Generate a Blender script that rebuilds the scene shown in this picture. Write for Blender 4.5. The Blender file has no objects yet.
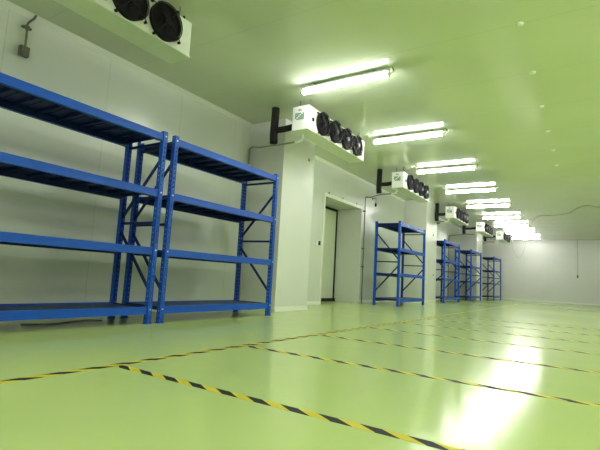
import bpy, bmesh, math, random
from mathutils import Vector, Matrix
random.seed(4)
PI = math.pi
S = bpy.context.scene
C = S.collection

# ------------------------------------------------------------------ materials
def new_mat(name):
    m = bpy.data.materials.new(name); m.use_nodes = True
    return m, m.node_tree, m.node_tree.nodes['Principled BSDF']

def plain(name, col, rough=.5, metal=0., spec=.5, noise=0., scale=8., coat=0.):
    m, nt, b = new_mat(name)
    b.inputs['Roughness'].default_value = rough
    b.inputs['Metallic'].default_value = metal
    b.inputs['Specular IOR Level'].default_value = spec
    b.inputs['Coat Weight'].default_value = coat
    tc = nt.nodes.new('ShaderNodeTexCoord')
    n = nt.nodes.new('ShaderNodeTexNoise'); n.inputs['Scale'].default_value = scale
    n.inputs['Detail'].default_value = 3
    nt.links.new(tc.outputs['Object'], n.inputs['Vector'])
    r = nt.nodes.new('ShaderNodeValToRGB')
    k0, k1 = 1 - noise, 1 + noise
    r.color_ramp.elements[0].position = .3; r.color_ramp.elements[1].position = .7
    r.color_ramp.elements[0].color = (*[min(1, c * k0) for c in col], 1)
    r.color_ramp.elements[1].color = (*[min(1, c * k1) for c in col], 1)
    nt.links.new(n.outputs['Fac'], r.inputs['Fac'])
    nt.links.new(r.outputs['Color'], b.inputs['Base Color'])
    return m

def math_node(nt, op, a, b=None, c=None):
    n = nt.nodes.new('ShaderNodeMath'); n.operation = op
    for i, v in enumerate((a, b, c)):
        if v is None: continue
        if isinstance(v, (int, float)): n.inputs[i].default_value = v
        else: nt.links.new(v, n.inputs[i])
    return n.outputs[0]

def panel_mat(name, col, axis, pitch, offset, rough, seam=.65, width=.006, spec=.5, wav=.02):
    """painted steel sandwich panels with thin joints every <pitch> metres along <axis>"""
    m, nt, b = new_mat(name)
    g = nt.nodes.new('ShaderNodeNewGeometry')
    s = nt.nodes.new('ShaderNodeSeparateXYZ'); nt.links.new(g.outputs['Position'], s.inputs[0])
    t = math_node(nt, 'ADD', s.outputs[axis], -offset + 50 * pitch)
    fr = math_node(nt, 'MODULO', t, pitch)
    d = math_node(nt, 'ABSOLUTE', math_node(nt, 'SUBTRACT', fr, pitch / 2))
    line = math_node(nt, 'LESS_THAN', d, width / 2)
    n = nt.nodes.new('ShaderNodeTexNoise'); n.inputs['Scale'].default_value = .9
    nt.links.new(g.outputs['Position'], n.inputs['Vector'])
    r = nt.nodes.new('ShaderNodeValToRGB')
    r.color_ramp.elements[0].position = .3; r.color_ramp.elements[1].position = .7
    r.color_ramp.elements[0].color = (*[c * .97 for c in col], 1)
    r.color_ramp.elements[1].color = (*[min(1, c * 1.03) for c in col], 1)
    nt.links.new(n.outputs['Fac'], r.inputs['Fac'])
    mx = nt.nodes.new('ShaderNodeMix'); mx.data_type = 'RGBA'
    nt.links.new(line, mx.inputs['Factor'])
    nt.links.new(r.outputs['Color'], mx.inputs['A'])
    mx.inputs['B'].default_value = (*[c * seam for c in col], 1)
    nt.links.new(mx.outputs['Result'], b.inputs['Base Color'])
    b.inputs['Roughness'].default_value = rough
    b.inputs['Specular IOR Level'].default_value = spec
    bp = nt.nodes.new('ShaderNodeBump'); bp.inputs['Strength'].default_value = wav; bp.inputs['Distance'].default_value = .2
    nt.links.new(n.outputs['Fac'], bp.inputs['Height'])
    nt.links.new(bp.outputs['Normal'], b.inputs['Normal'])
    return m

def tape_mat():
    m, nt, b = new_mat('hazard_tape')
    tc = nt.nodes.new('ShaderNodeTexCoord')
    s = nt.nodes.new('ShaderNodeSeparateXYZ'); nt.links.new(tc.outputs['Object'], s.inputs[0])
    d = math_node(nt, 'MULTIPLY_ADD', s.outputs[1], 1.7, s.outputs[0])
    d = math_node(nt, 'ADD', d, 10 * .19)
    fr = math_node(nt, 'MODULO', d, .19)
    st = math_node(nt, 'LESS_THAN', fr, .095)
    mx = nt.nodes.new('ShaderNodeMix'); mx.data_type = 'RGBA'
    nt.links.new(st, mx.inputs['Factor'])
    mx.inputs['A'].default_value = (.66, .56, .035, 1)
    mx.inputs['B'].default_value = (.010, .012, .010, 1)
    nt.links.new(mx.outputs['Result'], b.inputs['Base Color'])
    b.inputs['Roughness'].default_value = .6; b.inputs['Specular IOR Level'].default_value = .25
    return m

def floor_mat():
    m, nt, b = new_mat('green_epoxy_floor')
    g = nt.nodes.new('ShaderNodeNewGeometry')
    n = nt.nodes.new('ShaderNodeTexNoise'); n.inputs['Scale'].default_value = .7; n.inputs['Detail'].default_value = 4
    nt.links.new(g.outputs['Position'], n.inputs['Vector'])
    r = nt.nodes.new('ShaderNodeValToRGB')
    r.color_ramp.elements[0].position = .3; r.color_ramp.elements[1].position = .72
    r.color_ramp.elements[0].color = (*FLOOR_A, 1)
    r.color_ramp.elements[1].color = (*FLOOR_B, 1)
    nt.links.new(n.outputs['Fac'], r.inputs['Fac'])
    nt.links.new(r.outputs['Color'], b.inputs['Base Color'])
    n2 = nt.nodes.new('ShaderNodeTexNoise'); n2.inputs['Scale'].default_value = 2.2; n2.inputs['Detail'].default_value = 2
    nt.links.new(g.outputs['Position'], n2.inputs['Vector'])
    bp = nt.nodes.new('ShaderNodeBump'); bp.inputs['Strength'].default_value = .05; bp.inputs['Distance'].default_value = .05
    nt.links.new(n2.outputs['Fac'], bp.inputs['Height'])
    nt.links.new(bp.outputs['Normal'], b.inputs['Normal'])
    n3 = nt.nodes.new('ShaderNodeTexNoise'); n3.inputs['Scale'].default_value = .5
    nt.links.new(g.outputs['Position'], n3.inputs['Vector'])
    mr = nt.nodes.new('ShaderNodeMapRange'); mr.inputs['To Min'].default_value = .12; mr.inputs['To Max'].default_value = .19
    nt.links.new(n3.outputs['Fac'], mr.inputs['Value'])
    nt.links.new(mr.outputs['Result'], b.inputs['Roughness'])
    b.inputs['Specular IOR Level'].default_value = .21
    return m

def emit(name, col, strength):
    m, nt, b = new_mat(name)
    b.inputs['Base Color'].default_value = (.9, .9, .9, 1)
    b.inputs['Emission Color'].default_value = (*col, 1)
    b.inputs['Emission Strength'].default_value = strength
    m.cycles.emission_sampling = 'FRONT'
    return m

FLOOR_A = (.52, .665, .235)
FLOOR_B = (.56, .695, .26)
M = dict(
    wall=panel_mat('white_wall_panel', (.68, .71, .655), 1, 1.136, .15, .22, seam=.78),
    wall_far=panel_mat('white_far_wall_panel', (.71, .71, .67), 0, 1.136, 0., .3, seam=.85),
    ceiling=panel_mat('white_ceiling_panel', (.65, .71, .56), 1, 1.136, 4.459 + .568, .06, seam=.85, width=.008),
    column=panel_mat('column_panel', (.72, .735, .70), 2, 9., .0, .32),
    floor=floor_mat(),
    trim=plain('white_trim', (.82, .84, .76), .35),
    blue=plain('blue_powder_coat', (.008, .090, .53), .42, spec=.3, noise=.06),
    blue_deck_shaded=plain('shaded_blue_shelf_panel', (.005, .022, .13), .45, spec=.3, noise=.06),  # rack blue darkened, so the shade under the shelves is in the colour
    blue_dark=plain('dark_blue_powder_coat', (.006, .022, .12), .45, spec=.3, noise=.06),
    bolt=plain('zinc_bolt', (.75, .76, .74), .3, metal=.8),
    white=plain('white_enamel', (.86, .87, .83), .35, noise=.02),
    pan=plain('bounce_tinted_drip_pan', (.74, .80, .66), .3, noise=.02),  # white pan with the floor's green bounce light mixed into its colour
    black=plain('black_plastic', (.006, .006, .007), .5, spec=.2),
    foam=plain('black_foam_insulation', (.010, .010, .010), .85, noise=.3, scale=30),
    fanblue=plain('dark_fan_blades', (.010, .008, .016), .55, spec=.2),
    grey=plain('galvanised_pipe', (.34, .36, .30), .35, metal=.6, noise=.1),
    darkpipe=plain('grey_green_conduit', (.13, .14, .08), .5, noise=.1),
    box=plain('grey_junction_box', (.10, .11, .09), .5, noise=.1),
    cable=plain('pale_brown_cable', (.30, .27, .13), .6),
    graycable=plain('pale_grey_cable', (.42, .44, .36), .6),
    tape=tape_mat(),
    tube=emit('lit_led_tube', (1., 1., .97), 35.),
    ink=plain('printed_teal_ink', (.10, .22, .18), .6, noise=.2, scale=60),
    ink_dark=plain('printed_dark_ink', (.05, .07, .07), .6),
    leaf=plain('door_leaf_paint', (.66, .72, .56), .35),
)

# ------------------------------------------------------------------ mesh helpers
def bx(bm, x0, x1, y0, y1, z0, z1, mat=None):
    vs = [bm.verts.new(Vector((x, y, z))) for x in (x0, x1) for y in (y0, y1) for z in (z0, z1)]
    for f in ((0, 1, 3, 2), (4, 6, 7, 5), (0, 4, 5, 1), (2, 3, 7, 6), (0, 2, 6, 4), (1, 5, 7, 3)):
        bm.faces.new([vs[i] for i in f])
    if mat is not None:
        for v in vs: v.co = mat @ v.co
    return vs

def beam_between(bm, p, q, w, t, up=Vector((0, 1, 0))):
    """flat bar from p to q; w across in the plane, t along up"""
    p, q = Vector(p), Vector(q); d = q - p; L = d.length; z = d.normalized()
    y = up.normalized(); x = y.cross(z).normalized(); y = z.cross(x)
    m = Matrix((x, y, z)).transposed().to_4x4(); m.translation = p
    bx(bm, -w / 2, w / 2, -t / 2, t / 2, 0, L, m)

def tube(bm, pts, r, n=8, cap=True, radii=None):
    pts = [Vector(p) for p in pts]
    rings = []; ref = None
    for i, p in enumerate(pts):
        a = pts[max(i - 1, 0)]; b = pts[min(i + 1, len(pts) - 1)]
        d = (b - a).normalized()
        if ref is None:
            ref = Vector((0, 0, 1)) if abs(d.z) < .9 else Vector((1, 0, 0))
        u = (ref - d * ref.dot(d)).normalized(); w = d.cross(u); ref = u
        rr = radii[i] if radii else r
        rings.append([bm.verts.new(p + (u * math.cos(2 * PI * k / n) + w * math.sin(2 * PI * k / n)) * rr) for k in range(n)])
    for a, b in zip(rings, rings[1:]):
        for k in range(n):
            f = bm.faces.new((a[k], a[(k + 1) % n], b[(k + 1) % n], b[k])); f.smooth = True
    if cap:
        bm.faces.new(rings[0][::-1]); bm.faces.new(rings[-1])

def smooth_path(pts, k=5):
    pts = [Vector(p) for p in pts]; out = []
    for i in range(len(pts) - 1):
        p0 = pts[max(i - 1, 0)]; p1 = pts[i]; p2 = pts[i + 1]; p3 = pts[min(i + 2, len(pts) - 1)]
        for j in range(k):
            t = j / k
            out.append(.5 * ((2 * p1) + (p2 - p0) * t + (2 * p0 - 5 * p1 + 4 * p2 - p3) * t * t + (3 * p1 - p0 - 3 * p2 + p3) * t ** 3))
    out.append(pts[-1]); return out

def ring(bm, c, R, r, axis='x', n=32, m=6):
    c = Vector(c); vs = []
    for i in range(n):
        a = 2 * PI * i / n; row = []
        for j in range(m):
            b = 2 * PI * j / m
            rad = R + r * math.cos(b); h = r * math.sin(b)
            row.append(bm.verts.new(c + Vector((h, rad * math.cos(a), rad * math.sin(a)))))
        vs.append(row)
    for i in range(n):
        for j in range(m):
            f = bm.faces.new((vs[i][j], vs[(i + 1) % n][j], vs[(i + 1) % n][(j + 1) % m], vs[i][(j + 1) % m])); f.smooth = True

def mesh_obj(name, bm, mat, parent=None, bevel=0., loc=None):
    bmesh.ops.recalc_face_normals(bm, faces=bm.faces)
    me = bpy.data.meshes.new(name); bm.to_mesh(me); bm.free()
    me.materials.append(mat)
    o = bpy.data.objects.new(name, me); C.objects.link(o)
    if parent is not None: o.parent = parent
    if loc is not None: o.location = loc
    if bevel:
        md = o.modifiers.new('bevel', 'BEVEL'); md.width = bevel; md.segments = 2; md.limit_method = 'ANGLE'
    return o

def B(): return bmesh.new()

def box_obj(name, x0, x1, y0, y1, z0, z1, mat, parent=None, bevel=0.):
    b = B(); bx(b, x0, x1, y0, y1, z0, z1); return mesh_obj(name, b, mat, parent, bevel)

def tag(o, label, cat, group=None):
    o['label'] = label; o['category'] = cat
    if group: o['group'] = group
    return o

def thing(name, label, cat, loc, group=None, rz=0.):
    o = bpy.data.objects.new(name, None); C.objects.link(o)
    o.empty_display_size = .2
    o.location = loc; o.rotation_euler = (0, 0, rz)
    return tag(o, label, cat, group)

def struct(o, label=None):
    o['kind'] = 'structure'
    if label: o['label'] = label
    return o

def dup(root, loc, label, rz=0.):
    def cp(o, par):
        c = o.copy(); C.objects.link(c)
        if par is not None: c.parent = par
        for ch in kids[o.name]: cp(ch, c)
        return c
    kids = {}
    def gather(o):
        kids[o.name] = list(o.children)
        for ch in o.children: gather(ch)
    gather(root)
    r = cp(root, None); r.location = loc; r.rotation_euler = (0, 0, rz); r['label'] = label
    return r

# ------------------------------------------------------------------ room measures
XW, ZC, YF = -4.80, 3.085, 25.44         # left wall face, ceiling, far wall
XR, YN = 6.8, -3.2                        # right wall, wall behind the camera
DY0, DY1, DZ = 8.30, 10.12, 2.335         # doorway
XD = -5.46                                # door leaf plane

struct(box_obj('floor', XW - 1., XR + .15, YN - .15, YF + .15, -.1, 0, M['floor']))
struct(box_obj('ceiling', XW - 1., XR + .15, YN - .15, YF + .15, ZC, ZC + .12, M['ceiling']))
b = B()
bx(b, XW - .85, XW, YN - .15, DY0, 0, ZC)
bx(b, XW - .85, XW, DY1, YF + .15, 0, ZC)
bx(b, XW - .85, XW, DY0, DY1, DZ, ZC)
bx(b, XW - .85, XD - .10, DY0, DY1, 0, DZ)
struct(mesh_obj('wall_left', b, M['wall']))
struct(box_obj('wall_back', XW, XR, YF, YF + .15, 0, ZC, M['wall_far']))
struct(box_obj('wall_right', XR, XR + .15, YN, YF, 0, ZC, M['wall']))
struct(box_obj('wall_front', XW, XR, YN - .15, YN, 0, ZC, M['wall_far']))

# sliding door at the back of the deep doorway
door = struct(box_obj('door_1', XD - .10, XD - .02, DY0, DY1 - .04, .05, DZ - .05, M['leaf'], bevel=.004), 'pale cold room door leaf at the back of the deep doorway')
b = B()
bx(b, XD - .03, XD, DY0, DY1, DZ - .055, DZ - .002)
bx(b, XD - .03, XD, DY1 - .045, DY1 - .002, .075, DZ - .055)
bx(b, XD - .03, XD + .03, DY0, DY1 - .002, .002, .075)
mesh_obj('gasket', b, M['black'], door)['label'] = 'black rubber gasket'
# slim casing around the doorway
b = B()
bx(b, XW, XW + .012, DY0 - .07, DY0, 0, DZ + .07)
bx(b, XW, XW + .012, DY1, DY1 + .07, 0, DZ + .07)
bx(b, XW, XW + .012, DY0, DY1, DZ, DZ + .07)
struct(mesh_obj('trim_1', b, M['trim'], bevel=.003))

# three boxed columns standing out from the left wall
COL = [(5.66, 6.60), (13.15, 14.25), (20.3, 21.5)]
XC = -4.08
names = ['nearest', 'middle', 'farthest']
for i, (y0, y1) in enumerate(COL):
    struct(box_obj('column', XW, XC, y0, y1, 0, ZC, M['column']), 'boxed white panel column on the left wall, %s of the three' % names[i])
    b = B()
    bx(b, XC, XC + .012, y0 - .012, y1 + .012, 0, .075)
    bx(b, XW, XC, y0 - .012, y0, 0, .075)
    bx(b, XW, XC, y1, y1 + .012, 0, .075)
    struct(mesh_obj('trim_%d' % (i + 2), b, M['trim'], bevel=.003))
b = B()
segs = [(YN, 5.648), (6.612, DY0 - .07), (DY1 + .07, 13.138), (14.262, 20.288), (21.512, YF - .012)]
for a, c in segs: bx(b, XW, XW + .012, a, c, 0, .075)
struct(mesh_obj('baseboard_left', b, M['trim'], bevel=.003))
struct(box_obj('baseboard_back', XW + .012, XR, YF - .012, YF, 0, .075, M['trim'], bevel=.003))
# coving strip along the top of the left wall
b = B()
for a, c in [(YN, 5.66), (6.60, 13.15), (14.25, 20.3), (21.5, YF)]:
    vs = [b.verts.new(Vector(p)) for p in ((XW, a, ZC), (XW + .05, a, ZC), (XW, a, ZC - .05), (XW, c, ZC), (XW + .05, c, ZC), (XW, c, ZC - .05))]
    for f in ((0, 1, 2), (3, 5, 4), (1, 4, 5, 2), (0, 3, 4, 1), (0, 2, 5, 3)): b.faces.new([vs[k] for k in f])
struct(mesh_obj('trim_5', b, M['trim']))

# ------------------------------------------------------------------ racks
RD, RL, RH = .586, 1.87, 2.0
LV = [.172, .771, 1.372, 1.972]          # top edge of each beam
def upright_bm(x, y, face):
    """perforated C-shaped post; face=+1 front post (web looks to +x), -1 rear post"""
    b = B(); w = .052; t = .003; pit = .05; n = int(RH / pit)
    xf = x + face * w / 2; xb = x - face * w / 2
    def strip(fn, cols, width, hz):
        # cols: centres of slot columns, fn maps (u0,u1,z0,z1) to a box
        edges = [-width / 2]
        for c, hw in cols: edges += [c - hw, c + hw]
        edges.append(width / 2)
        for i in range(0, len(edges), 2): fn(edges[i], edges[i + 1], 0, RH)
        for c, hw in cols:
            for k in range(n + 1):
                z0 = max(0, k * pit - (pit - hz) / 2 ); z1 = min(RH, k * pit + (pit - hz) / 2)
                fn(c - hw, c + hw, z0, z1)
    strip(lambda a, c, z0, z1: bx(b, min(xf, xf - face * t), max(xf, xf - face * t), y + a, y + c, z0, z1), [(0, .0075)], w, .026)
    for s in (-1, 1):
        yy = y + s * w / 2
        strip(lambda a, c, z0, z1: bx(b, x + a, x + c, min(yy, yy - s * t), max(yy, yy - s * t), z0, z1), [(0, .005)], w, .012)
    # foot plate
    bx(b, x - .035, x + .035, y - .035, y + .035, 0, .006)
    return b

def make_rack(label, loc, rz=0.):
    t = thing('storage_rack', label, 'shelf rack', loc, 'blue storage racks along the left wall', rz)
    hx = RD / 2; hy = RL / 2
    for sx in (1, -1):
        for sy in (-1, 1):
            mesh_obj('upright', upright_bm(sx * hx, sy * hy, sx), M['blue'] if sx > 0 else M['blue'], t)
    for z in LV:
        for sx in (1, -1):
            b = B(); x = sx * (hx - .004)
            y0, y1 = -hy + .027, hy - .027
            # stepped box beam: tall outer wall with a raised lip, lower inner ledge for the deck
            bx(b, min(x, x + sx * .022), max(x, x + sx * .022), y0, y1, z - .075, z)
            bx(b, min(x - sx * .016, x), max(x - sx * .016, x), y0, y1, z - .075, z - .016)
            bx(b, min(x + sx * .022, x + sx * .026), max(x + sx * .022, x + sx * .026), y0, y1, z - .018, z)
            bx(b, min(x + sx * .022, x + sx * .026), max(x + sx * .022, x + sx * .026), y0, y1, z - .075, z - .060)
            bm_ = mesh_obj('beam', b, M['blue'], t)
            # end hooks with one zinc bolt each
            for sy in (-1, 1):
                b = B(); yy = sy * hy
                xo = sx * (hx + .026)
                bx(b, min(xo, xo + sx * .003), max(xo, xo + sx * .003), yy - .026, yy + .026, z - .10, z + .02)
                mesh_obj('end_plate', b, M['blue'], bm_)
                b = B()
                tube(b, [(xo + sx * .003, yy, z - .028), (xo + sx * .010, yy, z - .028)], .008, 8)
                mesh_obj('bolt', b, M['bolt'], bm_)
        # deck of folded steel panels, ribbed underneath
        b = B(); n = 9; y0, y1 = -hy + .03, hy - .03; pw = (y1 - y0) / n; x0, x1 = -hx + .014, hx - .014
        for k in range(n):
            a = y0 + k * pw + .001; c = a + pw - .002
            bx(b, x0, x1, a, c, z - .016, z - .012)
            bx(b, x0 + .02, x1 - .02, a, a + .003, z - .046, z - .016)
            bx(b, x0 + .02, x1 - .02, c - .003, c, z - .046, z - .016)
            bx(b, x0 + .016, x0 + .019, a, c, z - .078, z - .012)  # dark end flaps added so the inner beam sides look shaded
            bx(b, x1 - .019, x1 - .016, a, c, z - .078, z - .012)
            mid = (a + c) / 2
            bx(b, x0 + .02, x1 - .02, mid - .012, mid + .012, z - .024, z - .016)
        mesh_obj('shelf_panel', b, M['blue_deck_shaded'], t)
    for sy in (-1, 1):
        y = sy * hy; xa, xb = -hx + .02, hx - .02
        for z in (.155, 1.03, 1.88):
            b = B(); beam_between(b, (xa, y, z), (xb, y, z), .028, .014)
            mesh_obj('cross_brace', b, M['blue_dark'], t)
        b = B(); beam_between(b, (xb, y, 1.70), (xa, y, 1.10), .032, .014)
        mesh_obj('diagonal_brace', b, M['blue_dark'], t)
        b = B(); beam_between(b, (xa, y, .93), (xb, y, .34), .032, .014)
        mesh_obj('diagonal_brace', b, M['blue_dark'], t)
    return t

XRK = -3.76 - RD / 2
YA, GAP = 3.113, .1565
rk = make_rack('blue steel rack with four shelves cut off by the left edge of the photo', (XRK, YA - GAP / 2 - RL / 2, 0))
dup(rk, (XRK, YA + GAP / 2 + RL / 2, 0), 'blue steel rack with four shelves between the cut-off rack and the first column')
dup(rk, (XRK + .02, 10.03 + RL / 2, 0), 'blue steel rack with four shelves just right of the doorway', PI)
dup(rk, (XRK - .08, 14.30 + RL / 2, 0), 'blue steel rack just behind the second column, nearer of the two there', PI)
dup(rk, (XRK - .11, 18.2 + RL / 2, 0), 'blue steel rack just in front of the third column', PI)
dup(rk, (XRK + .05, 22.2 + RL / 2, 0), 'farthest blue steel rack, beyond the third column near the end wall', PI)

# ------------------------------------------------------------------ unit coolers
CL = 1.84; CX0, CX1 = -.27, 0.0; CH = .355     # local: front face at x=0, y from 0, z from 0
FR = .168
FY = [.375 + .380 * k for k in range(4)]
def make_cooler(label, loc):
    t = thing('unit_cooler', label, 'air cooler', loc, 'ceiling-hung unit coolers along the left wall')
    mesh = B(); bx(mesh, CX0, CX1, 0, CL, .012, CH)
    body = mesh_obj('casing', mesh, M['white'], t, bevel=.006)
    b = B(); bx(b, CX0 - .006, CX1 + .008, -.008, CL + .008, 0, .014)
    mesh_obj('drip_pan', b, M['pan'], t, bevel=.004)
    # hanger rods to the ceiling
    top = ZC - loc[2]
    for (x, y) in ((-.05, .12), (-.22, .12), (-.05, CL - .12), (-.22, CL - .12)):
        b = B(); tube(b, [(x, y, CH - .005), (x, y, top)], .006, 6)
        tube(b, [(x, y, CH), (x, y, CH + .015)], .014, 8)
        mesh_obj('hanger_rod', b, M['darkpipe'], t)
    b = B(); tube(b, [(-.02, .06, CH), (-.02, .06, CH + .02)], .012, 8)
    tube(b, [(-.02, CL - .09, CH), (-.02, CL - .09, CH + .03)], .012, 8)
    mesh_obj('lid_screw', b, M['black'], t)
    for y in FY:
        zc = CH / 2 + .008
        b = B()
        # short round shroud; its black back disc paints in the dark of the opening
        n = 36
        for (r0, r1, xa, xb) in ((FR, FR, .002, .040), (FR, FR - .012, .040, .044), (FR - .012, FR - .012, .044, .006)):
            A = [b.verts.new(Vector((xa, y + r0 * math.cos(2 * PI * k / n), zc + r0 * math.sin(2 * PI * k / n)))) for k in range(n)]
            D = [b.verts.new(Vector((xb, y + r1 * math.cos(2 * PI * k / n), zc + r1 * math.sin(2 * PI * k / n)))) for k in range(n)]
            for k in range(n):
                f = b.faces.new((A[k], A[(k + 1) % n], D[(k + 1) % n], D[k])); f.smooth = True
            if xb == .006: b.faces.new(D)
        fan = mesh_obj('fan', b, M['black'], t)
        b = B()
        tube(b, [(.008, y, zc), (.036, y, zc)], .042, 20)
        for k in range(5):
            a0 = 2 * PI * k / 5
            pts = []
            for rr in (.04, .08, .12, .145):
                wd = .42 + .16 * (rr / .145)
                sw = rr * 2.2
                pts.append([(rr, a0 + sw + s * wd / 2 * 1.6, .022 + s * .011) for s in (-1, -.3, .3, 1)])
            grid = [[b.verts.new(Vector((x, y + r_ * math.cos(a), zc + r_ * math.sin(a)))) for (r_, a, x) in row] for row in pts]
            for i in range(3):
                for j in range(3):
                    f = b.faces.new((grid[i][j], grid[i + 1][j], grid[i + 1][j + 1], grid[i][j + 1])); f.smooth = True
        mesh_obj('impeller', b, M['fanblue'], fan)
        b = B()
        for k in range(1, 9):
            R = .035 + k * .0155
            ring(b, (.060 - .010 * (R / FR) ** 2, y, zc), R, .0016, n=36, m=4)
        ring(b, (.050, y, zc), FR + .002, .005, n=36, m=6)
        for k in range(4):
            a = 2 * PI * k / 4 + .95
            c_, s_ = math.cos(a), math.sin(a)
            tube(b, [(.061, y + .03 * c_, zc + .03 * s_), (.052, y + (FR - .01) * c_, zc + (FR - .01) * s_), (.046, y + (FR + .022) * c_, zc + (FR + .022) * s_), (.02, y + (FR + .034) * c_, zc + (FR + .034) * s_)], .0045, 6)
            tube(b, [(.016, y + (FR + .034) * c_, zc + (FR + .034) * s_), (.036, y + (FR + .034) * c_, zc + (FR + .034) * s_)], .013, 8)
        tube(b, [(.060, y, zc), (.066, y, zc)], .036, 16)
        mesh_obj('fan_guard', b, M['black'], fan)
    # small black cable entry plate on the front, at the near end
    b = B(); bx(b, .001, .012, .10, .145, .15, .20); mesh_obj('cable_entry', b, M['black'], t, bevel=.003)
    # printed plates on the near end
    b = B(); bx(b, -.225, -.065, -.004, .001, .150, .258)
    pl = mesh_obj('rating_plate', b, M['white'], t)
    b = B()
    for r in range(5):
        for c in range(6):
            if (r * 5 + c * 2) % 7 != 0:
                bx(b, -.220 + c * .0255, -.220 + c * .0255 + .023, -.0052, -.004, .156 + r * .020, .156 + r * .020 + .016)
    mesh_obj('printed_table', b, M['ink'], pl)
    b = B()
    for k, (w) in enumerate((.07, .05)):
        bx(b, -.175, -.175 + w, -.002, .001, .285 + .018 * k, .293 + .018 * k)
    mesh_obj('lettering', b, M['ink_dark'], t)
    return t

CZ = 2.60
coolers = [(-3.225, .97), (-3.255, 5.04), (-3.35, 9.12), (-3.42, 14.0), (-3.24, 17.6), (-2.95, 20.6)]
clab = ['white four-fan unit cooler hanging at the top left corner of the photo',
        'white four-fan unit cooler hanging in front of the first column, with a printed end plate',
        'white four-fan unit cooler hanging above the rack beside the doorway',
        'white four-fan unit cooler hanging just past the second column',
        'white four-fan unit cooler hanging between the second and third column, second from the far end',
        'farthest white four-fan unit cooler, next to the end wall']
coolers = [(-3.225, .97), (-3.255, 5.04), (-3.35, 9.12), (-3.42, 13.75), (-3.27, 17.4), (-3.06, 20.35)]
c0 = make_cooler(clab[0], (coolers[0][0], coolers[0][1], CZ))
for (x, y), l in list(zip(coolers, clab))[1:]:
    dup(c0, (x, y, CZ), l)

# insulated black refrigerant pipes beside each cooler, then the drain pipes
where = ['the top left unit cooler', 'the cooler at the first column', 'the cooler above the doorway rack', 'the cooler past the second column',
         'the cooler before the third column', 'the farthest cooler']
def pipes(i):
    cx, cy = coolers[i]
    xb = cx + CX0                       # back face of the cooler
    py = cy + .16 if i != 1 else 5.24
    xp = (xb - .46, xb - .46, xb - .36, XC + .09, xb - .46, xb - .46)[i]
    b = B()
    zt = ZC - .01 if i else ZC - .01
    tube(b, smooth_path([(xp + .005, py, ZC), (xp, py, 2.85), (xp - .006, py, 2.68), (xp + .004, py, 2.54)], 3), .060, 12)
    tube(b, smooth_path([(xp, py, 2.74), (xp + .2, py, 2.735), (xb - .012, py, 2.755)], 4), .046, 12)
    tag(mesh_obj('insulated_pipe', b, M['foam']), 'black foam insulated T-shaped pipe dropping behind ' + where[i], 'pipe', 'black insulated pipes beside the coolers')
    # drain: short white stub under the pan, thin pipe back to the wall and down
    if i == 0: return
    t = thing('drain_pipe', 'thin drain pipe running to the wall from under ' + where[i], 'pipe', (xb + .06, py, CZ), 'drain pipes under the coolers')
    def L(p): return (p[0] - (xb + .06), p[1] - py, p[2] - CZ)
    b = B()
    tube(b, smooth_path([L((xb + .06, py, CZ - .001)), L((xb + .06, py, CZ - .045)), L((xb + .03, py, CZ - .085)), L((xb - .06, py, CZ - .09))], 4), .018, 10)
    mesh_obj('stub', b, M['white'], t)
    xw = XW + .05
    yw = {1: 5.60, 2: 9.95 + .27, 3: 14.6, 4: 18.3, 5: 21.7}[i]
    if i == 2: yw = 10.235
    zb = .0
    p0 = Vector((xb - .05, py, CZ - .09)); p1 = Vector((xw + .05, yw - (.02 if i == 1 else .0), CZ - .045)); p2 = Vector((xw, yw, CZ - .11))
    ll = []
    if i == 1:
        pts = [p0, (-4.2, py, CZ - .10), (-4.55, 5.45, CZ + .01), (xw + .03, 5.57, CZ + .02), (xw, yw, CZ - .03), (xw, yw, CZ - .12), (xw, yw, 2.2), (xw, yw, zb)]
    elif i == 3:
        pts = [p0, (XC + .06, py + .1, CZ - .09), (XC + .04, yw - .2, CZ - .08), (xw + .1, yw - .02, CZ - .06), (xw + .02, yw, CZ - .07), (xw, yw, CZ - .14), (xw, yw, 2.0), (xw, yw, zb)]
    elif i == 5:
        pts = [p0, (XC + .20, py + .1, CZ - .09), (XC + .12, yw - .2, CZ - .08), (xw + .2, yw - .02, CZ - .06), (xw + .02, yw, CZ - .07), (xw, yw, CZ - .14), (xw, yw, 2.0), (xw, yw, zb)]
    elif i == 2:
        pts = [p0, (p0.x - .30, py + .02, CZ - .095), (xw + .2, yw - .10, CZ + .03), (xw + .02, yw, CZ + .06), (xw, yw, CZ + .03), (xw, yw, CZ - .02), (xw, yw, 2.0), (xw, yw, zb)]
    else:
        pts = [p0, (p0.x - .35, py + .02, CZ - .08), (xw + .1, yw - .05, CZ - .05), (xw + .02, yw, CZ - .06), (xw, yw, CZ - .14), (xw, yw, 2.0), (xw, yw, zb)]
    b = B(); tube(b, [L(p) for p in smooth_path(pts, 4)], .013 if i > 1 else .015, 8)
    mesh_obj('pipe_run', b, M['grey'] if i == 1 else M['darkpipe'], t)
    for z in ((2.35,) if i == 1 else (2.3, 1.35, .9)):
        b = B(); q = L((xw, yw, z)); bx(b, q[0] - .05, q[0] + .02, q[1] - .028, q[1] + .028, q[2] - .014, q[2] + .014)
        mesh_obj('pipe_clip', b, M['darkpipe'] if i > 1 else M['trim'], t, bevel=.003)
for i in range(6): pipes(i)

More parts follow.
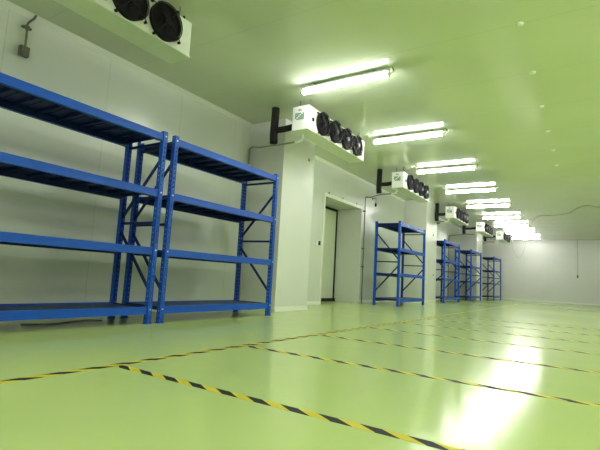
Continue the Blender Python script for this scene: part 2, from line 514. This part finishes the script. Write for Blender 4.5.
# temperature probes on thin stalks
def probe(y, zt, zb, label, x=XW + .10):
    t = thing('temperature_probe', label, 'sensor', (XW, y, zt), 'temperature probes on the left wall')
    b = B(); tube(b, smooth_path([(0, 0, 0), (x - XW, 0, 0), (x - XW, 0, -.06), (x - XW, 0, zb - zt)], 4), .007, 6); mesh_obj('stalk', b, M['darkpipe'], t)
    b = B(); tube(b, [(x - XW, 0, zb - zt + .02), (x - XW, 0, zb - zt - .01), (x - XW, 0, zb - zt - .06), (x - XW, 0, zb - zt - .08)], .03, 10, radii=[.014, .026, .026, .014]); mesh_obj('probe_head', b, M['black'], t)
    b = B(); tube(b, [(0, 0, 0), (.012, 0, 0)], .03, 12); mesh_obj('wall_flange', b, M['darkpipe'], t)
    return t
probe(10.78, 2.72, 2.58, 'small black probe hanging on a thin stalk above the doorway rack')
probe(18.0, 2.25, 2.15, 'tiny black probe on the wall above the racks past the second column')

# junction box with conduit at upper left
t = thing('junction_box', 'small grey junction box with conduit on the wall at the upper left', 'electrical box', (XW, 2.022, 2.61))
box_obj('housing', 0, .055, -.045, .045, 0, .105, M['box'], t, bevel=.005)
box_obj('cover', .055, .062, -.036, .036, .01, .095, M['darkpipe'], t, bevel=.003)
b = B(); tube(b, smooth_path([(.03, .006, .10), (.03, .004, .2), (.03, 0, .33), (.03, .01, .37), (.035, .05, .43), (.04, .066, .475)], 4), .011, 8)
mesh_obj('conduit', b, M['darkpipe'], t)
b = B(); ring(b, (.03, .0, .31), .024, .007, n=16, m=6); bx(b, 0, .035, -.045, .045, .302, .318)
mesh_obj('conduit_clamp', b, M['darkpipe'], t)

# door controls and fixing caps
t = thing('wall_switch', 'small white switch with black button left of the doorway', 'switch', (XW, 8.06, 1.24))
box_obj('switch_plate', 0, .03, -.09, .05, -.02, .11, M['white'], t, bevel=.004)
box_obj('button', .03, .045, -.02, .048, .0, .09, M['black'], t, bevel=.003)
for (y, z, l) in ((8.20, 2.228, 'small white round cap on the wall at the upper left doorway corner'),
                  (8.443, 2.43, 'small round cap on the wall above the left of the doorway'),
                  (9.114, 2.43, 'small round cap on the wall above the middle of the doorway'),
                  (9.85, 2.43, 'small round cap on the wall above the right of the doorway')):
    b = B(); tube(b, [(0, 0, 0), (.01, 0, 0), (.016, 0, 0)], .026, 12, radii=[.026, .026, .014])
    o = mesh_obj('fixing_cap', b, M['trim'] if y < 8.3 else M['grey'], loc=(XW, y, z)); tag(o, l, 'cap', 'fixing caps round the doorway')
for (x, y, z, l) in ((XC, 6.42, 2.588, 'small round cap high on the front of the first column'),
                     (XC, 13.86, 2.083, 'small round cap high on the front of the second column'),
                     (XC, 13.93, .847, 'small round cap low on the front of the second column')):
    b = B(); tube(b, [(0, 0, 0), (.012, 0, 0), (.018, 0, 0)], .03, 12, radii=[.03, .03, .016])
    o = mesh_obj('fixing_cap', b, M['grey'], loc=(x, y, z)); tag(o, l, 'cap', 'fixing caps on the columns')
for k, w in enumerate(('nearest to the camera', 'second from the camera', 'third from the camera', 'fourth from the camera', 'fifth from the camera', 'sixth from the camera')):
    b = B(); tube(b, [(0, 0, 0), (0, 0, -.010), (0, 0, -.018)], .03, 14, radii=[.032, .030, .016])
    o = mesh_obj('ceiling_fastener', b, M['trim'], loc=(-.522, 4.459 + 1.136 * k, ZC)); tag(o, 'small white round cap on the bare ceiling at right, ' + w, 'cap', 'ceiling fixing caps')

# ------------------------------------------------------------------ lamps
LXC, LZ, LL = -2.571, 3.0, 1.238
def make_lamp(label, loc, group):
    t = thing('tube_lamp', label, 'lamp', loc, group)
    b = B()
    n = 12; r = .030
    for s in (1,):
        tube(b, [(-LL / 2 + .02, 0, 0), (LL / 2 - .02, 0, 0)], r, 16)
    mesh_obj('tube', b, M['tube'], t)
    b = B(); bx(b, -LL / 2 + .02, LL / 2 - .02, -.046, .046, .030, .056); mesh_obj('batten', b, M['white'], t, bevel=.003)
    for s in (-1, 1):
        b = B(); tube(b, [(s * (LL / 2 - .022), 0, 0), (s * LL / 2, 0, 0)], .0315, 16); mesh_obj('end_cap', b, M['white'], t)
        b = B(); bx(b, s * .42 - .012, s * .42 + .012, -.02, .02, .056, ZC - loc[2]); mesh_obj('mounting_clip', b, M['darkpipe'], t)
    b = B(); tube(b, smooth_path([(LL / 2 - .002, 0, .01), (LL / 2 + .03, 0, .015), (LL / 2 + .045, 0, .05), (LL / 2 + .02, 0, ZC - loc[2])], 4), .005, 6)
    mesh_obj('power_lead', b, M['darkpipe'], t)
    return t
LY = [4.752, 7.122, 9.505, 11.88, 14.278, 16.766, 19.126, 21.467, 23.906]
ORD = ['nearest and largest in the photo', 'second from the camera', 'third from the camera', 'fourth from the camera', 'fifth from the camera',
       'sixth from the camera', 'third from the far wall', 'second from the far wall', 'last before the far wall']
g1 = 'lit tube lamps in the ceiling row'
lamp = make_lamp('white lit tube lamp under the ceiling, ' + ORD[0], (LXC, LY[0], LZ), g1)
for y, o_ in list(zip(LY, ORD))[1:]:
    dup(lamp, (LXC, y, LZ), 'white lit tube lamp under the ceiling, ' + o_)
for y in (.01, -2.3):
    o = dup(lamp, (LXC, y, LZ), 'white lit tube lamp of the same row, behind the camera'); o['group'] = 'lamps of the row behind the camera'
for k in range(9):  # unseen rows; middle added for light, both cut short to dim far wall
    o = dup(lamp, (1.3, -2.3 + 2.0 * k, LZ), 'unseen lit tube lamp of an added middle row, there for more light'); o['group'] = 'added lamps of the unseen middle row'
    o = dup(lamp, (5.0, -2.3 + 2.38 * k, LZ), 'white lit tube lamp of the right-hand row outside the photo'); o['group'] = 'lamps of the right-hand row'

# ------------------------------------------------------------------ hazard tape on the floor
def tape(loc, length, rz, label, w=.052):
    b = B()
    n = max(2, int(length / .5))
    bx(b, 0, length, -w / 2, w / 2, 0, .0012)
    o = mesh_obj('floor_tape', b, M['tape'], loc=loc); o.rotation_euler = (0, 0, rz)
    return tag(o, label, 'floor tape', 'black and yellow floor tapes')
XT = -2.268
tape((XT, -1.0, .0), 19.5, PI / 2, 'long black and yellow striped tape running along the racks towards the far wall')
TY = [1.640, 2.7725, 3.894, 5.055, 6.14, 7.27, 8.4]
OR = ['widest and lowest in the photo', 'second from the camera', 'third from the camera', 'fourth from the camera', 'fifth from the camera', 'sixth from the camera',
      'farthest from the camera']
for k, y in enumerate(TY):
    # phase of the stripes measured on the first tape
    x0 = XT + .03
    tape((x0, y, 0), 4.9, 0, 'black and yellow striped cross tape on the green floor, ' + OR[k])

# ------------------------------------------------------------------ loose cables
b = B(); tube(b, smooth_path([(-2.45, 21.2, ZC - .02), (-2.1, 19.6, ZC - .03), (-1.879, 18.838, ZC - .03), (-1.508, 17.3, ZC - .012), (-1.36, 16.97, ZC - .02), (-.79, 16.74, ZC - .03), (-.5, 16.37, ZC - .03),
                         (-.267, 15.63, ZC - .015), (-.037, 15.14, ZC - .012), (.28, 15.48, ZC - .03), (1.2, 15.9, ZC - .02), (2.4, 15.2, ZC - .008)], 4), .009, 6)
tag(mesh_obj('ceiling_cable', b, M['cable']), 'brown cable wandering along the ceiling at right', 'cable')
t = thing('hanging_cable', 'thin cable with a dark plug hanging straight down in front of the far wall', 'cable', (-.48, 25.3, ZC))
b = B(); tube(b, [(0, 0, 0), (.004, 0, -.6), (0, 0, -1.2), (-.01, 0, -1.72)], .011, 6); mesh_obj('cord', b, M['graycable'], t)
b = B(); tube(b, [(-.01, 0, -1.70), (-.01, 0, -1.73), (-.01, 0, -1.80), (-.01, 0, -1.83)], .03, 8, radii=[.014, .036, .036, .02]); mesh_obj('plug', b, M['box'], t)
b = B(); tube(b, smooth_path([(-3.22, 24, ZC), (-3.189, 24, 2.795), (-3.099, 24, 2.354), (-2.878, 24, 2.065), (-2.659, 24, 2.458), (-2.527, 24, ZC)], 5), .007, 6)
tag(mesh_obj('drooping_cable', b, M['graycable']), 'thin pale cable drooping in a loop beside the farthest cooler', 'cable')
t = thing('cable_connector', 'pair of small white connectors hanging beside the farthest cooler', 'connector', (-3.25, 23.6, ZC))
b = B(); tube(b, [(0, 0, 0), (0, 0, -.50)], .006, 6); mesh_obj('lead', b, M['graycable'], t)
for z in (-.34, -.50):
    b = B(); tube(b, [(0, 0, z + .04), (0, 0, z + .03), (0, 0, z - .03), (0, 0, z - .04)], .03, 8, radii=[.015, .035, .035, .015]); mesh_obj('plug', b, M['white'], t)
b = B(); tube(b, smooth_path([(-4.22, 2.05, .006), (-4.12, 2.25, .006), (-4.2, 2.5, .006), (-4.26, 2.72, .006), (-4.16, 2.80, .006)], 5), .005, 6)
tag(mesh_obj('floor_cable', b, M['cable']), 'thin pale cable lying on the floor under the cut-off rack', 'cable')

# ------------------------------------------------------------------ world, camera, colour
w = bpy.data.worlds.new('World'); S.world = w; w.use_nodes = True
w.node_tree.nodes['Background'].inputs[0].default_value = (.5, .55, .5, 1)
w.node_tree.nodes['Background'].inputs[1].default_value = .05

f, yaw, pitch, roll, h = 446.385, -.5787, .1161, .0559, .5528
fwd = Vector((math.sin(yaw) * math.cos(pitch), math.cos(yaw) * math.cos(pitch), math.sin(pitch)))
rt = Vector((math.cos(yaw), -math.sin(yaw), 0)); up = rt.cross(fwd)
r2 = rt * math.cos(roll) + up * math.sin(roll); u2 = -rt * math.sin(roll) + up * math.cos(roll)
cam = bpy.data.cameras.new('camera'); co = bpy.data.objects.new('camera', cam); C.objects.link(co)
m = Matrix((r2, u2, -fwd)).transposed().to_4x4(); m.translation = Vector((0, 0, h))
co.matrix_world = m
cam.sensor_width = 36; cam.lens = f / 600 * 36; cam.clip_start = .02; cam.clip_end = 200
S.camera = co
S.view_settings.view_transform = 'Standard'
S.view_settings.look = 'None'
S.view_settings.gamma = 1
S.view_settings.use_curve_mapping = False
S.view_settings.exposure = .66
